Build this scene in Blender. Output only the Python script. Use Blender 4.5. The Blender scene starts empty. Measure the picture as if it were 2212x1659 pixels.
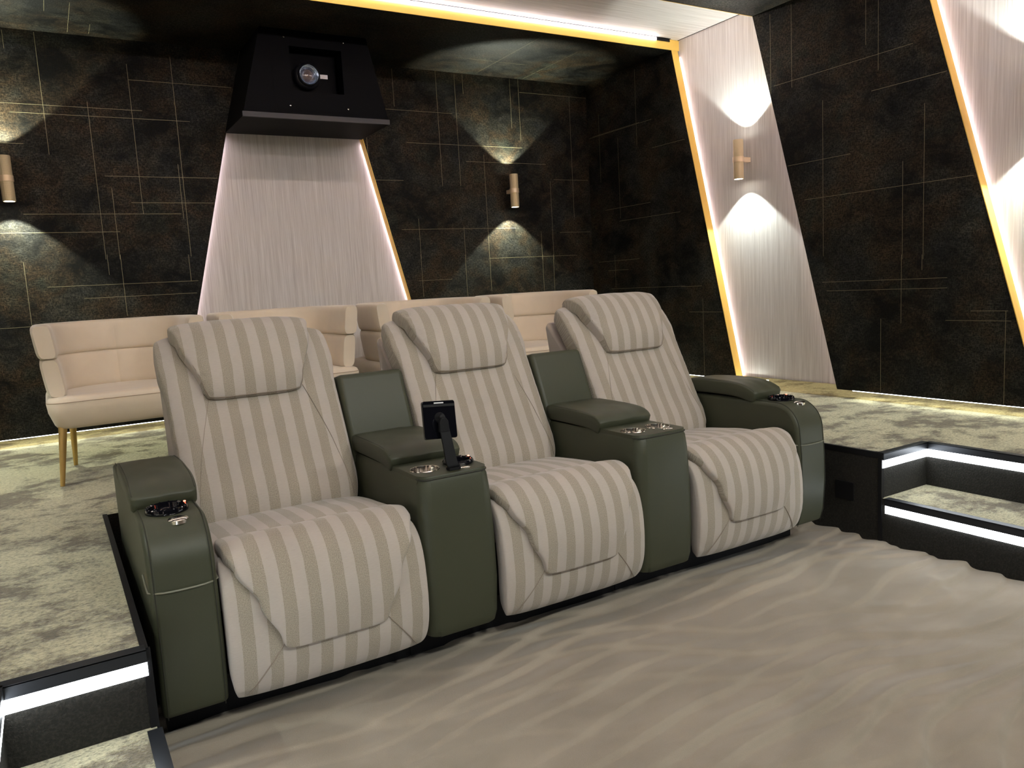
import bpy, bmesh, math, random
from mathutils import Vector, Matrix, noise
random.seed(7)
sc = bpy.context.scene
COL = sc.collection
PI = math.pi

# ------------------------------------------------------------------ room measures (metres)
XR, XL = 3.84, -1.108          # front planes of the dark panels, right / left wall
YB = 3.22                      # front plane of the dark panels, back wall
ZC = 2.727                     # underside of the dark ceiling panels
REC = 0.07                     # depth of the light recesses
ZP = 0.376                     # raised platform
ZPB = 0.432                    # lower edge of the wall panels
PXL, PXR = -0.026, 2.757       # platform faces either side of the recliners
YN = 1.206                     # niche back
SYL, SYR = -0.165, -0.135      # step cut-outs start
SXL, SXR = -0.315, 3.075       # upper risers
WA, WS, WC = 0.165, 0.572, 0.256
YF = -4.6                      # front wall


# ------------------------------------------------------------------ object helpers
def tag(o, label=None, cat=None, group=None, kind=None):
    if label: o['label'] = label
    if cat: o['category'] = cat
    if group: o['group'] = group
    if kind: o['kind'] = kind
    return o


def empty(name, loc=(0, 0, 0), rz=0.0):
    o = bpy.data.objects.new(name, None)
    COL.objects.link(o)
    o.location = loc
    o.rotation_euler = (0, 0, rz)
    o.empty_display_size = 0.1
    return o


class MB:
    def __init__(s):
        s.v = []; s.f = []; s.uv = []; s.m = []

    def face(s, idx, uv=None, m=0):
        s.f.append(tuple(idx)); s.uv.append(uv); s.m.append(m)

    def poly(s, pts, uv=None, m=0):
        b = len(s.v); s.v += [tuple(p) for p in pts]
        s.face(range(b, b + len(pts)), uv, m)

    def box(s, x0, x1, y0, y1, z0, z1, m=0, mtop=None):
        P = [(x0, y0, z0), (x1, y0, z0), (x1, y1, z0), (x0, y1, z0), (x0, y0, z1), (x1, y0, z1), (x1, y1, z1), (x0, y1, z1)]
        b = len(s.v); s.v += P
        for k, fc in enumerate([(0, 3, 2, 1), (4, 5, 6, 7), (0, 1, 5, 4), (1, 2, 6, 5), (2, 3, 7, 6), (3, 0, 4, 7)]):
            ax = [(0, 1), (0, 1), (0, 2), (1, 2), (0, 2), (1, 2)][k]
            uv = [(P[i][ax[0]], P[i][ax[1]]) for i in fc]
            s.face([b + i for i in fc], uv, (mtop if (k == 1 and mtop is not None) else m))

    def prism(s, pts, ext, m=0, mside=None, uvf=None):
        """pts: planar polygon (3d), ext: extrusion vector."""
        n = len(pts); b = len(s.v)
        E = Vector(ext)
        s.v += [tuple(p) for p in pts] + [tuple(Vector(p) + E) for p in pts]
        uvf = uvf or (lambda p: (p[0], p[2]))
        s.face(range(b, b + n), [uvf(p) for p in pts], m)
        s.face(range(b + 2 * n - 1, b + n - 1, -1), [uvf(p) for p in reversed(pts)], m)
        ms = m if mside is None else mside
        for i in range(n):
            j = (i + 1) % n
            s.face((b + i, b + n + i, b + n + j, b + j), None, ms)

    def grid(s, rows, uvs=None, m=0, close_u=False, flip=False):
        R, Cn = len(rows), len(rows[0]); b = len(s.v)
        for r in rows: s.v += [tuple(p) for p in r]
        for i in range(R - 1):
            for j in range(Cn if close_u else Cn - 1):
                k = (j + 1) % Cn
                idx = [b + i * Cn + j, b + i * Cn + k, b + (i + 1) * Cn + k, b + (i + 1) * Cn + j]
                uv = [uvs[i][j], uvs[i][k], uvs[i + 1][k], uvs[i + 1][j]] if uvs else None
                if flip:
                    idx.reverse()
                    if uv: uv.reverse()
                s.face(idx, uv, m)

    def tube(s, path, r, n=8, m=0, caps=True, closed=False, rs=None):
        path = [Vector(p) for p in path]; L = len(path); rows = []
        up = None
        for i, p in enumerate(path):
            if closed: t = path[(i + 1) % L] - path[i - 1]
            else: t = path[min(i + 1, L - 1)] - path[max(i - 1, 0)]
            t.normalize()
            if up is None:
                up = Vector((0, 0, 1)) if abs(t.z) < .9 else Vector((1, 0, 0))
            a = t.cross(up)
            if a.length < 1e-5: a = t.cross(Vector((0, 1, 0)))
            a.normalize(); bb = a.cross(t).normalized(); up = bb
            rr = rs[i] if rs else r
            rows.append([p + (a * math.cos(2 * PI * k / n) + bb * math.sin(2 * PI * k / n)) * rr for k in range(n)])
        if closed: rows.append(rows[0])
        b = len(s.v)
        s.grid(rows, m=m, close_u=True)
        if caps and not closed:
            s.face(range(b, b + n), None, m)
            s.face(range(b + L * n - 1, b + (L - 1) * n - 1, -1), None, m)

    def lathe(s, prof, origin=(0, 0, 0), axis='Z', n=32, m=0, cap0=False, cap1=False):
        """prof: list of (radius, height along axis)."""
        O = Vector(origin)
        A = {'Z': (Vector((1, 0, 0)), Vector((0, 1, 0)), Vector((0, 0, 1))), 'Y': (Vector((1, 0, 0)), Vector((0, 0, -1)), Vector((0, 1, 0))), 'X': (Vector((0, 1, 0)), Vector((0, 0, 1)), Vector((1, 0, 0)))}[axis]
        b = len(s.v)
        rows = [[O + A[0] * (r * math.cos(2 * PI * k / n)) + A[1] * (r * math.sin(2 * PI * k / n)) + A[2] * h for k in range(n)] for r, h in prof]
        s.grid(rows, m=m, close_u=True)
        if cap0: s.face(range(b + n - 1, b - 1, -1), None, m)
        if cap1: s.face(range(b + (len(prof) - 1) * n, b + len(prof) * n), None, m)

    def build(s, name, mats, parent=None, smooth=True, angle=40, bevel=0, seg=3, label=None, weld=False, world=None):
        me = bpy.data.meshes.new(name)
        me.from_pydata(s.v, [], s.f)
        if not isinstance(mats, (list, tuple)): mats = [mats]
        for m_ in mats: me.materials.append(m_)
        me.polygons.foreach_set('material_index', s.m)
        if any(u is not None for u in s.uv):
            ul = me.uv_layers.new(name='UVMap')
            flat = []
            for f, u in zip(s.f, s.uv):
                if u is None: flat += [0.0, 0.0] * len(f)
                else:
                    for c in u: flat += [float(c[0]), float(c[1])]
            ul.data.foreach_set('uv', flat)
        me.update()
        bm = bmesh.new(); bm.from_mesh(me)
        if weld: bmesh.ops.remove_doubles(bm, verts=bm.verts, dist=1e-5)
        bmesh.ops.recalc_face_normals(bm, faces=bm.faces)
        bm.to_mesh(me); bm.free()
        if smooth:
            me.shade_smooth()
            if angle: me.set_sharp_from_angle(angle=math.radians(angle))
        o = bpy.data.objects.new(name, me)
        COL.objects.link(o)
        if parent is not None: o.parent = parent
        if bevel:
            md = o.modifiers.new('bevel', 'BEVEL'); md.width = bevel; md.segments = seg; md.limit_method = 'ANGLE'; md.angle_limit = math.radians(30)
            md.harden_normals = False
        if label: o['label'] = label
        return o


def catmull(pts, n):
    P = [Vector(p) for p in pts]
    P = [P[0] * 2 - P[1]] + P + [P[-1] * 2 - P[-2]]
    out = []
    for i in range(1, len(P) - 2):
        for k in range(n):
            t = k / n
            a, b, c, d = P[i - 1], P[i], P[i + 1], P[i + 2]
            out.append(.5 * ((2 * b) + (c - a) * t + (2 * a - 5 * b + 4 * c - d) * t * t + (3 * b - a - 3 * c + d) * t ** 3))
    out.append(P[-2].copy())
    return out


def spine_fn(pts):
    """smooth arc-length curve through (y,z) points -> f(s in 0..1) = (point, tangent), length"""
    c = catmull([(0, p[0], p[1]) for p in pts], 24)
    L = [0.0]
    for i in range(1, len(c)): L.append(L[-1] + (c[i] - c[i - 1]).length)
    T = L[-1]

    def pos(s):
        d = max(0, min(1, s)) * T
        lo = 0; hi = len(L) - 1
        while hi - lo > 1:
            m_ = (lo + hi) // 2
            if L[m_] <= d: lo = m_
            else: hi = m_
        t = (d - L[lo]) / max(L[hi] - L[lo], 1e-9)
        return c[lo].lerp(c[hi], t)

    def f(s):
        e = .02
        a, b = pos(s - e), pos(s + e)
        return pos(s), (b - a).normalized()
    return f, T


def lerpf(tab):
    """piecewise smooth table [(s,value)...] -> f(s)"""
    def f(s):
        if s <= tab[0][0]: return tab[0][1]
        for (a, va), (b, vb) in zip(tab, tab[1:]):
            if s <= b:
                t = (s - a) / (b - a); t = t * t * (3 - 2 * t)
                return va + (vb - va) * t
        return tab[-1][1]
    return f


def eased(n):
    out = []
    for i in range(n + 1):
        t = -1 + 2 * i / n
        out.append(math.copysign(1 - (1 - abs(t)) ** 1.8, t))
    return out


def pillow(mb, spine, hw, tf, tb, p=5, q=5, k=.06, kp=8, nu=36, nv=36, phase=0.0, xc=0.0, puck=0.0, m=0, crown=0.0, seed=0.0, sag=None):
    f, T = spine_fn(spine)
    hwf = hw if callable(hw) else (lambda s: hw)
    tff = tf if callable(tf) else (lambda s: tf)
    tbf = tb if callable(tb) else (lambda s: tb)
    us, vs = eased(nu), eased(nv)
    fr, bk, uvf = [], [], []
    for v in vs:
        r1, r2, r3 = [], [], []
        for u in us:
            U = u * (1 - k * abs(v) ** kp); V = v * (1 - k * abs(u) ** kp)
            s = (V + 1) / 2
            C, t = f(s)
            N = Vector((0, -t.z, t.y))
            e = max(0, 1 - abs(u) ** p) ** (1 / p) * max(0, 1 - abs(v) ** q) ** (1 / q)
            th = tff(s)
            if crown: th += crown * (1 - u * u) * (1 - v * v)
            if puck:
                w = math.exp(-((abs(u) - .93) / .06) ** 2)
                th += puck * w * (math.sin(s * T * 150 + 3 * noise.noise(Vector((s * 9, u * 2, seed)))) * .5 - .5) * (0.4 + 0.9 * max(0, noise.noise(Vector((s * 7, seed, u)))))
            th += .0035 * noise.noise(Vector((u * 2.2, s * 3.1 * T / .3, seed))) * e
            X = xc + U * hwf(s)
            P = C + Vector((X, 0, 0))
            r1.append(P + N * th * e); r2.append(P - N * tbf(s) * e)
            r3.append((X + phase, s * T))
        fr.append(r1); bk.append(r2); uvf.append(r3)
    mb.grid(fr, uvf, m)
    mb.grid(bk, uvf, m, flip=True)
    return f, T, fr


def rrect(x0, x1, y0, y1, r, n=6, corners=(1, 1, 1, 1)):
    """rounded rectangle outline (ccw), corners order: (x0,y0),(x1,y0),(x1,y1),(x0,y1)"""
    out = []
    for (cx, cy, a0, on, px, py) in ((x0 + r, y0 + r, PI, corners[0], x0, y0), (x1 - r, y0 + r, 1.5 * PI, corners[1], x1, y0), (x1 - r, y1 - r, 0, corners[2], x1, y1), (x0 + r, y1 - r, .5 * PI, corners[3], x0, y1)):
        if on:
            for i in range(n + 1):
                a = a0 + .5 * PI * i / n
                out.append((cx + r * math.cos(a), cy + r * math.sin(a)))
        else: out.append((px, py))
    return out


def fill_with_holes(outline, holes):
    """2-D outline + holes -> (verts, tris)"""
    bm = bmesh.new(); es = []
    for loop in [outline] + holes:
        vv = [bm.verts.new((p[0], p[1], 0)) for p in loop]
        for i in range(len(vv)): es.append(bm.edges.new((vv[i], vv[(i + 1) % len(vv)])))
    bmesh.ops.triangle_fill(bm, edges=es, use_beauty=True)
    bm.verts.index_update()
    vs = [(v.co.x, v.co.y) for v in bm.verts]; fs = [[v.index for v in f.verts] for f in bm.faces]
    bm.free()
    return vs, fs


def circle(cx, cy, r, n=32): return [(cx + r * math.cos(2 * PI * i / n), cy + r * math.sin(2 * PI * i / n)) for i in range(n)]


# ------------------------------------------------------------------ materials
class NT:
    def __init__(s, name):
        s.mat = bpy.data.materials.new(name); s.mat.use_nodes = True
        s.t = s.mat.node_tree; s.n = s.t.nodes; s.l = s.t.links
        s.b = s.n['Principled BSDF']

    def new(s, typ, **kw):
        o = s.n.new(typ)
        for k_, v_ in kw.items(): setattr(o, k_, v_)
        return o

    def link(s, a, b): s.l.new(a, b)

    def val(s, sock, v):
        if hasattr(v, 'is_output') or isinstance(v, bpy.types.NodeSocket): s.l.new(v, sock)
        else: sock.default_value = v

    def math(s, op, a, b=0.0, c=0.0, clamp=False):
        o = s.new('ShaderNodeMath', operation=op); o.use_clamp = clamp
        for i, x in enumerate((a, b, c)): s.val(o.inputs[i], x)
        return o.outputs[0]

    def uv(s): return s.new('ShaderNodeTexCoord').outputs['UV']

    def obj(s): return s.new('ShaderNodeTexCoord').outputs['Object']

    def sep(s, v):
        o = s.new('ShaderNodeSeparateXYZ'); s.link(v, o.inputs[0]); return o.outputs

    def scale(s, v, sx, sy, sz=1.0):
        o = s.new('ShaderNodeMapping'); s.link(v, o.inputs[0]); o.inputs['Scale'].default_value = (sx, sy, sz); return o.outputs[0]

    def noise(s, v, scale, detail=4, rough=.55, dist=0.0):
        o = s.new('ShaderNodeTexNoise'); s.link(v, o.inputs['Vector'])
        o.inputs['Scale'].default_value = scale; o.inputs['Detail'].default_value = detail; o.inputs['Roughness'].default_value = rough; o.inputs['Distortion'].default_value = dist
        return o.outputs['Fac']

    def ramp(s, f, stops):
        o = s.new('ShaderNodeValToRGB'); s.link(f, o.inputs[0]); e = o.color_ramp.elements
        while len(e) < len(stops): e.new(.5)
        for el, (p_, c_) in zip(e, stops):
            el.position = p_; el.color = (*c_, 1) if len(c_) == 3 else c_
        return o.outputs[0]

    def mix(s, f, a, b):
        o = s.new('ShaderNodeMix', data_type='RGBA')
        s.val(o.inputs[0], f)
        for i, x in ((6, a), (7, b)):
            if isinstance(x, tuple): o.inputs[i].default_value = (*x, 1)
            else: s.link(x, o.inputs[i])
        return o.outputs[2]

    def bump(s, h, strength, dist):
        o = s.new('ShaderNodeBump'); s.link(h, o.inputs['Height']); o.inputs['Strength'].default_value = strength; o.inputs['Distance'].default_value = dist
        s.link(o.outputs[0], s.b.inputs['Normal']); return o

    def set(s, **kw):
        for k_, v_ in kw.items():
            sk = s.b.inputs[k_.replace('_', ' ')]
            if isinstance(v_, tuple) and len(v_) == 3: v_ = (*v_, 1)
            s.val(sk, v_)
        return s


def simple(name, col, rough=.5, metal=0.0, **kw):
    m = NT(name); m.set(Base_Color=col, Roughness=rough, Metallic=metal, **kw)
    return m.mat


def emit(name, col, strength):
    m = NT(name); m.set(Base_Color=(0.8, 0.8, 0.8), Emission_Color=col, Emission_Strength=strength, Roughness=.5)
    return m.mat


def mk_fabric():
    m = NT('striped_upholstery')
    x, y, _ = m.sep(m.uv())
    uvv = m.uv()
    wob = m.math('MULTIPLY', m.math('SUBTRACT', m.noise(uvv, 14, 2), .5), .006)
    ph = m.math('FRACT', m.math('DIVIDE', m.math('ADD', m.math('ADD', x, wob), 10.0), .068))
    st = m.math('GREATER_THAN', ph, .5)
    # woven speckle in the darker twill stripes, fine slub in the light ones
    wv = m.math('MULTIPLY', m.math('SINE', m.math('MULTIPLY', m.math('ADD', x, m.math('MULTIPLY', y, .6)), 1500)), m.math('SINE', m.math('MULTIPLY', m.math('SUBTRACT', m.math('MULTIPLY', y, 1.0), m.math('MULTIPLY', x, .5)), 1500)))
    sp = m.noise(uvv, 420, 2, .7)
    slub = m.noise(m.scale(uvv, 60, 500), 1.0, 3, .6)
    cloud = m.noise(uvv, 7, 3)
    dark = m.mix(m.math('MULTIPLY', m.math('ADD', m.math('MULTIPLY', wv, .35), m.math('ADD', m.math('MULTIPLY', m.math('SUBTRACT', sp, .5), 2.4), .5)), 1, clamp=True), (.225, .195, .150), (.44, .388, .312))
    light = m.mix(slub, (.390, .345, .302), (.475, .425, .375))
    c = m.mix(st, light, dark)
    hv = m.new('ShaderNodeHueSaturation'); m.link(c, hv.inputs['Color'])
    m.link(m.math('ADD', .88, m.math('MULTIPLY', cloud, .24)), hv.inputs['Value'])
    m.set(Base_Color=hv.outputs[0], Roughness=.9, Sheen_Weight=.25, Sheen_Roughness=.5, Specular_IOR_Level=.2)
    h = m.math('ADD', m.math('MULTIPLY', m.math('MULTIPLY', wv, st), .5), m.math('MULTIPLY', slub, .6))
    m.bump(h, .35, .0012)
    return m.mat


def mk_leather():
    m = NT('olive_leather')
    o = m.obj()
    n1 = m.noise(o, 260, 3, .6); n2 = m.noise(o, 3.0, 2)
    c = m.mix(n2, (.039, .043, .0245), (.052, .056, .032))
    m.set(Base_Color=c, Roughness=.5, Specular_IOR_Level=.42)
    m.bump(n1, .12, .0015)
    return m.mat


def mk_dark(name='dark_metallic_wallcovering'):
    m = NT(name)
    uvv = m.uv()
    big = m.noise(uvv, 1.9, 4, .6, .5)
    mid = m.noise(m.scale(uvv, 7, 9), 1.0, 6, .7, .8)
    fine = m.noise(m.scale(uvv, 150, 60), 1.0, 4, .75)
    fine2 = m.noise(m.scale(uvv, 55, 140), 1.0, 4, .75)
    a = m.math('ADD', m.math('MULTIPLY', big, .75), m.math('MULTIPLY', mid, .65))
    mask = m.ramp(a, [(.56, (0, 0, 0)), (.84, (1, 1, 1))])
    g = m.math('MAXIMUM', fine, fine2)
    grain = m.ramp(g, [(.48, (0, 0, 0)), (.64, (1, 1, 1))])
    hue = m.noise(uvv, 3.1, 3, .6)
    tone = m.ramp(hue, [(.34, (.050, .050, .046)), (.46, (.074, .067, .049)), (.56, (.090, .060, .033)), (.66, (.064, .064, .045))])
    f = m.math('MULTIPLY', m.math('ADD', m.math('MULTIPLY', mask, .92), .05), m.math('ADD', m.math('MULTIPLY', grain, .85), .15))
    c = m.mix(f, (.0028, .0028, .0027), tone)
    m.set(Base_Color=c, Roughness=m.math('SUBTRACT', .58, m.math('MULTIPLY', grain, .18)), Metallic=.35, Specular_IOR_Level=.15)
    m.bump(m.math('ADD', grain, m.math('MULTIPLY', mid, .5)), .35, .002)
    return m.mat


def mk_light():
    m = NT('pale_streaked_wallcovering')
    uvv = m.uv()
    s1 = m.noise(m.scale(uvv, 95, 1.2), 1.0, 3, .7)
    s2 = m.noise(m.scale(uvv, 330, 5), 1.0, 2, .6)
    f = m.math('ADD', m.math('MULTIPLY', s1, .6), m.math('MULTIPLY', s2, .4))
    c = m.ramp(f, [(.36, (.43, .395, .375)), (.50, (.545, .51, .49)), (.64, (.65, .62, .60))])
    m.set(Base_Color=c, Roughness=.6, Specular_IOR_Level=.3)
    m.bump(f, .25, .0012)
    return m.mat


def mk_platform_carpet():
    m = NT('plush_olive_carpet')
    o = m.obj()
    n1 = m.noise(m.scale(o, 6.2, 7.0, 4), 1.0, 3, .55, .25)
    n2 = m.noise(m.scale(o, 1.6, 2.2, 1), 1.3, 2)
    n3 = m.noise(m.scale(o, 17, 24, 9), 1.0, 3, .6, .2)
    pile = m.noise(m.scale(o, 120, 210, 150), 1.0, 4, .8)
    pile2 = m.noise(o, 55, 4, .75)
    a = m.math('ADD', m.math('ADD', m.math('MULTIPLY', n1, .62), m.math('MULTIPLY', n2, .34)), m.math('MULTIPLY', n3, .22))
    a = m.math('ADD', a, m.math('MULTIPLY', m.math('SUBTRACT', pile2, .5), .26))
    br = m.ramp(a, [(.49, (0, 0, 0)), (.60, (1, 1, 1))])
    c0 = m.mix(br, (.185, .155, .095), (.64, .60, .39))
    tuft = m.ramp(m.noise(m.scale(o, 70, 105, 90), 1.0, 3, .75), [(.34, (.42, .42, .42)), (.52, (1, 1, 1))])
    c1 = m.mix(m.math('MULTIPLY', m.math('SUBTRACT', pile, .30), 2.6, clamp=True), m.mix(.55, c0, (.05, .04, .02)), c0)
    mx = m.new('ShaderNodeMix', data_type='RGBA', blend_type='MULTIPLY'); mx.inputs[0].default_value = 1.0
    m.link(c1, mx.inputs[6]); m.link(tuft, mx.inputs[7]); c = mx.outputs[2]
    m.set(Base_Color=c, Roughness=.95, Sheen_Weight=.35, Sheen_Roughness=.4, Specular_IOR_Level=.1)
    m.bump(m.math('ADD', m.math('MULTIPLY', pile, .5), m.math('MULTIPLY', br, .8)), .8, .007)
    return m.mat


def mk_riser_carpet():
    m = NT('dark_plush_carpet')
    o = m.obj()
    n1 = m.noise(o, 6, 5, .65, .8); pile = m.noise(o, 150, 4, .75)
    c0 = m.mix(n1, (.006, .0055, .0045), (.017, .0155, .012))
    c = m.mix(m.ramp(pile, [(.45, (0, 0, 0)), (.7, (1, 1, 1))]), c0, (.034, .031, .024))
    m.set(Base_Color=c, Roughness=.7, Specular_IOR_Level=.3)
    m.bump(pile, .8, .005)
    return m.mat


def mk_floor_carpet():
    m = NT('blush_beige_carpet')
    o = m.obj()
    n1 = m.noise(m.scale(o, 1.4, 2.2, 1), 2.2, 3, .5, .5)
    pile = m.noise(o, 320, 3, .8)
    c0 = m.mix(m.ramp(n1, [(.38, (0, 0, 0)), (.62, (1, 1, 1))]), (.252, .212, .164), (.312, .266, .210))
    c = m.mix(m.math('MULTIPLY', pile, .5), c0, (.37, .328, .266))
    m.set(Base_Color=c, Roughness=.95, Sheen_Weight=.3, Sheen_Roughness=.35, Specular_IOR_Level=.1)
    m.bump(pile, .35, .003)
    return m.mat


def mk_velvet():
    m = NT('cream_velvet')
    o = m.obj()
    n1 = m.noise(o, 9, 4, .6, .5); n2 = m.noise(o, 300, 2)
    c = m.mix(n1, (.60, .505, .39), (.69, .595, .465))
    m.set(Base_Color=c, Roughness=.85, Sheen_Weight=.5, Sheen_Roughness=.35, Specular_IOR_Level=.2)
    m.bump(n2, .15, .001)
    return m.mat


def mk_gold():
    m = NT('satin_gold')
    n = m.noise(m.obj(), 3, 2)
    m.set(Base_Color=m.mix(n, (.82, .51, .10), (.90, .60, .15)), Roughness=.45, Metallic=.3)
    return m.mat


def mk_sconce():
    m = NT('knurled_champagne_metal')
    x, y, z = m.sep(m.obj())
    k1 = m.math('SINE', m.math('MULTIPLY', m.math('ADD', z, m.math('MULTIPLY', m.math('ADD', x, y), .9)), 1000))
    k2 = m.math('SINE', m.math('MULTIPLY', m.math('SUBTRACT', z, m.math('MULTIPLY', m.math('ADD', x, y), .9)), 1000))
    k = m.math('MULTIPLY', k1, k2)
    m.set(Base_Color=m.mix(m.math('ADD', m.math('MULTIPLY', k, .5), .5), (.50, .38, .21), (.74, .60, .38)), Roughness=.42, Metallic=.35)
    m.bump(k, .4, .0015)
    return m.mat


LEDE = 24.0
FAB = mk_fabric(); LEA = mk_leather(); DARK = mk_dark(); DARKC = DARK; LIGHT = mk_light()
PCARP = mk_platform_carpet(); RCARP = mk_riser_carpet(); FCARP = mk_floor_carpet(); VEL = mk_velvet(); GOLD = mk_gold(); SCON = mk_sconce()
SCONP = simple('champagne_metal', (.74, .57, .37), .4, .4)
LINE = simple('fine_gold_thread', (.26, .225, .13), .45, .4)
BLACK = simple('black_matte', (.004, .004, .005), .6, Specular_IOR_Level=.3)
BLACKG = simple('black_gloss', (.004, .004, .006), .08)
BLACKS = simple('black_satin', (.0012, .0012, .0018), .45, Specular_IOR_Level=.04)
CASE = simple('dark_casing_cloth', (.0045, .0038, .0034), .7, Specular_IOR_Level=.1)
NOSE = simple('gunmetal_nosing', (.035, .038, .045), .35, .6)
STEEL = simple('polished_steel', (.72, .68, .62), .16, 1.0)
PIPE = simple('pale_piping', (.16, .16, .115), .5)
SEAMD = simple('dark_seam_thread', (.022, .022, .015), .7)  # dark stitching and groove colour of the leather seams
THREAD = simple('taupe_thread', (.26, .215, .17), .9)
MIRROR = simple('bronze_mirror', (.80, .70, .50), .04, 1.0)
LEDW = emit('led_cool_white', (.90, .96, 1.0), 5.0)
LEDP = emit('led_blush_white', (1.0, .90, .95), LEDE)
LEDV = emit('led_blush_white_wall', (1.0, .84, .94), LEDE * .72)
LEDS = emit('led_skirting', (.93, 1.0, .92), 9.0)
LEDSC = emit('sconce_lens', (1.0, .98, .86), 14.0)
REDL = emit('red_indicator', (1.0, .12, .05), 3.0)
LEGG = simple('brushed_gold_leg', (.56, .37, .13), .35, .7)
WHITE = simple('white_label', (.7, .7, .7), .6)
GREYE = simple('grey_edge', (.030, .029, .032), .6)
LINES_BACK=[(0,-0.015,2.046,2.72),(0,0.211,1.443,2.356),(0,0.444,1.709,2.588),(0,0.691,1.447,2.653),(0,0.287,1.441,1.865),(0,0.671,1.68,2.013),(0,-0.168,2.615,2.715),(1,2.322,-0.221,0.502),(1,2.274,-0.182,0.768),(1,2.498,0.444,1.039),(1,1.932,0.257,0.896),(1,1.777,0.384,0.857),(1,1.71,-0.18,0.66),(1,1.605,-0.305,0.305),(1,2.103,-0.247,-0.135),(0,-0.212,1.072,1.439),(0,0.29,1.101,1.469),(0,0.219,1.35,1.471),(0,0.676,1.292,1.458),(1,1.293,-0.112,0.718),(1,1.217,0.071,0.702),(1,1.071,-0.368,-0.212),(0,2.147,2.455,2.712),(0,2.487,1.908,2.73),(0,2.639,1.91,2.716),(0,2.707,2.582,2.722),(0,3.116,2.356,2.722),(0,3.192,2.265,2.728),(0,3.67,1.675,2.628),(0,2.851,1.36,2.146),(0,3.338,1.344,1.566),(0,3.449,1.341,1.96),(0,1.922,1.996,2.231),(0,2.274,1.378,1.67),(0,2.643,1.366,1.61),(1,2.433,2.073,2.604),(1,2.629,3.2,3.838),(1,2.209,2.223,3.202),(1,2.091,2.696,3.415),(1,1.973,3.483,3.826),(1,1.595,2.137,3.104),(1,1.367,2.849,3.68),(1,1.555,3.519,3.827),(1,1.942,1.951,2.177),(0,2.272,1.103,1.412),(0,2.639,1.083,1.401),(0,2.852,1.119,1.395),(0,3.34,1.094,1.381),(0,3.444,1.076,1.378),(1,1.222,2.244,2.514)]
LINES_RIGHT=[(0,2.606,2.148,2.702),(0,3.064,1.934,2.47),(0,2.832,1.624,2.244),(1,2.303,2.435,3.195),(1,2.309,2.568,3.15),(1,1.709,2.474,3.026),(1,1.606,2.161,2.851),(1,2.099,2.093,2.438),(0,2.922,1.086,1.348),(1,1.299,2.622,3.137),(1,1.223,2.758,3.016),(1,1.076,2.134,2.984),(0,1.336,2.231,2.697),(0,1.179,2.231,2.705),(0,0.69,2.336,2.569),(0,0.616,2.186,2.544),(0,0.965,1.218,2.109),(0,0.355,1.167,1.958),(0,0.471,1.173,1.688),(1,2.27,0.422,1.314),(1,2.088,0.242,0.656),(1,1.778,0.786,1.216),(1,1.561,0.102,1.093),(0,0.475,0.828,1.198),(0,0.594,0.439,0.853),(0,-0.063,0.436,0.896),(0,0.36,1.11,1.191),(1,1.066,0.226,0.975),(1,1.014,0.225,0.943),(1,0.847,-0.088,0.231),(1,0.896,-0.073,0.105),(0,1.958,0.44,0.984),(1,0.889,1.757,2.096),(1,1.072,1.965,2.169)]
LINES_CEIL=[(0,0.151,2.685,3.183),(0,0.036,2.695,2.865),(0,0.258,3.001,3.173),(0,2.801,2.277,3.184),(0,3.224,2.471,3.198),(1,2.867,2.478,3.053)]

# ------------------------------------------------------------------ room shell
def wall_panel(parent, pts2, plane, lines=(), golds=()):
    """dark raised panel. pts2: outline in wall coordinates; plane: 'R','L','B','C'."""
    thick = REC if plane == 'C' else REC - .013
    def P(a, z, d=0.0):
        return {'R': (XR + d, a, z), 'L': (XL - d, a, z), 'B': (a, YB + d, z), 'C': (a, z, ZC + d)}[plane]
    D = {'R': (thick, 0, 0), 'L': (-thick, 0, 0), 'B': (0, thick, 0), 'C': (0, 0, thick)}[plane]
    uvf = {'R': lambda p: (p[1], p[2]), 'L': lambda p: (p[1] + 7, p[2]), 'B': lambda p: (p[0] + 3.3, p[2] + .4), 'C': lambda p: (p[0] + 1.7, p[1] + 5)}[plane]
    mb = MB()
    mb.prism([P(*q) for q in pts2], D, uvf=uvf)
    w = .0009
    for (o_, c, a, b) in lines:
        q = [(c - w, a), (c + w, a), (c + w, b), (c - w, b)] if o_ == 0 else [(a, c - w), (b, c - w), (b, c + w), (a, c + w)]
        mb.poly([P(x_, z_, -.0006) for x_, z_ in q], None, 1)
    o = mb.build('dark_panel', [DARK, LINE], parent, smooth=False)
    for (a, b, s) in golds:                       # s: side on which the light recess lies
        g = MB(); t = .004 if s < 0 or plane == 'C' else .0008
        A, B_ = P(*a), P(*b)
        sv = {'R': (0, s * t, 0), 'L': (0, s * t, 0), 'B': (s * t, 0, 0), 'C': (0, s * t, 0)}[plane]
        lip = Vector(D).normalized() * (.0015 if t > .001 else -.004)
        g.prism([Vector(A) - lip, Vector(B_) - lip, Vector(B_) + Vector(D) * (.97 if plane == 'C' else 1), Vector(A) + Vector(D) * (.97 if plane == 'C' else 1)], sv)
        g.build('gold_edge', GOLD, o, smooth=False)
    return o


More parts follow.
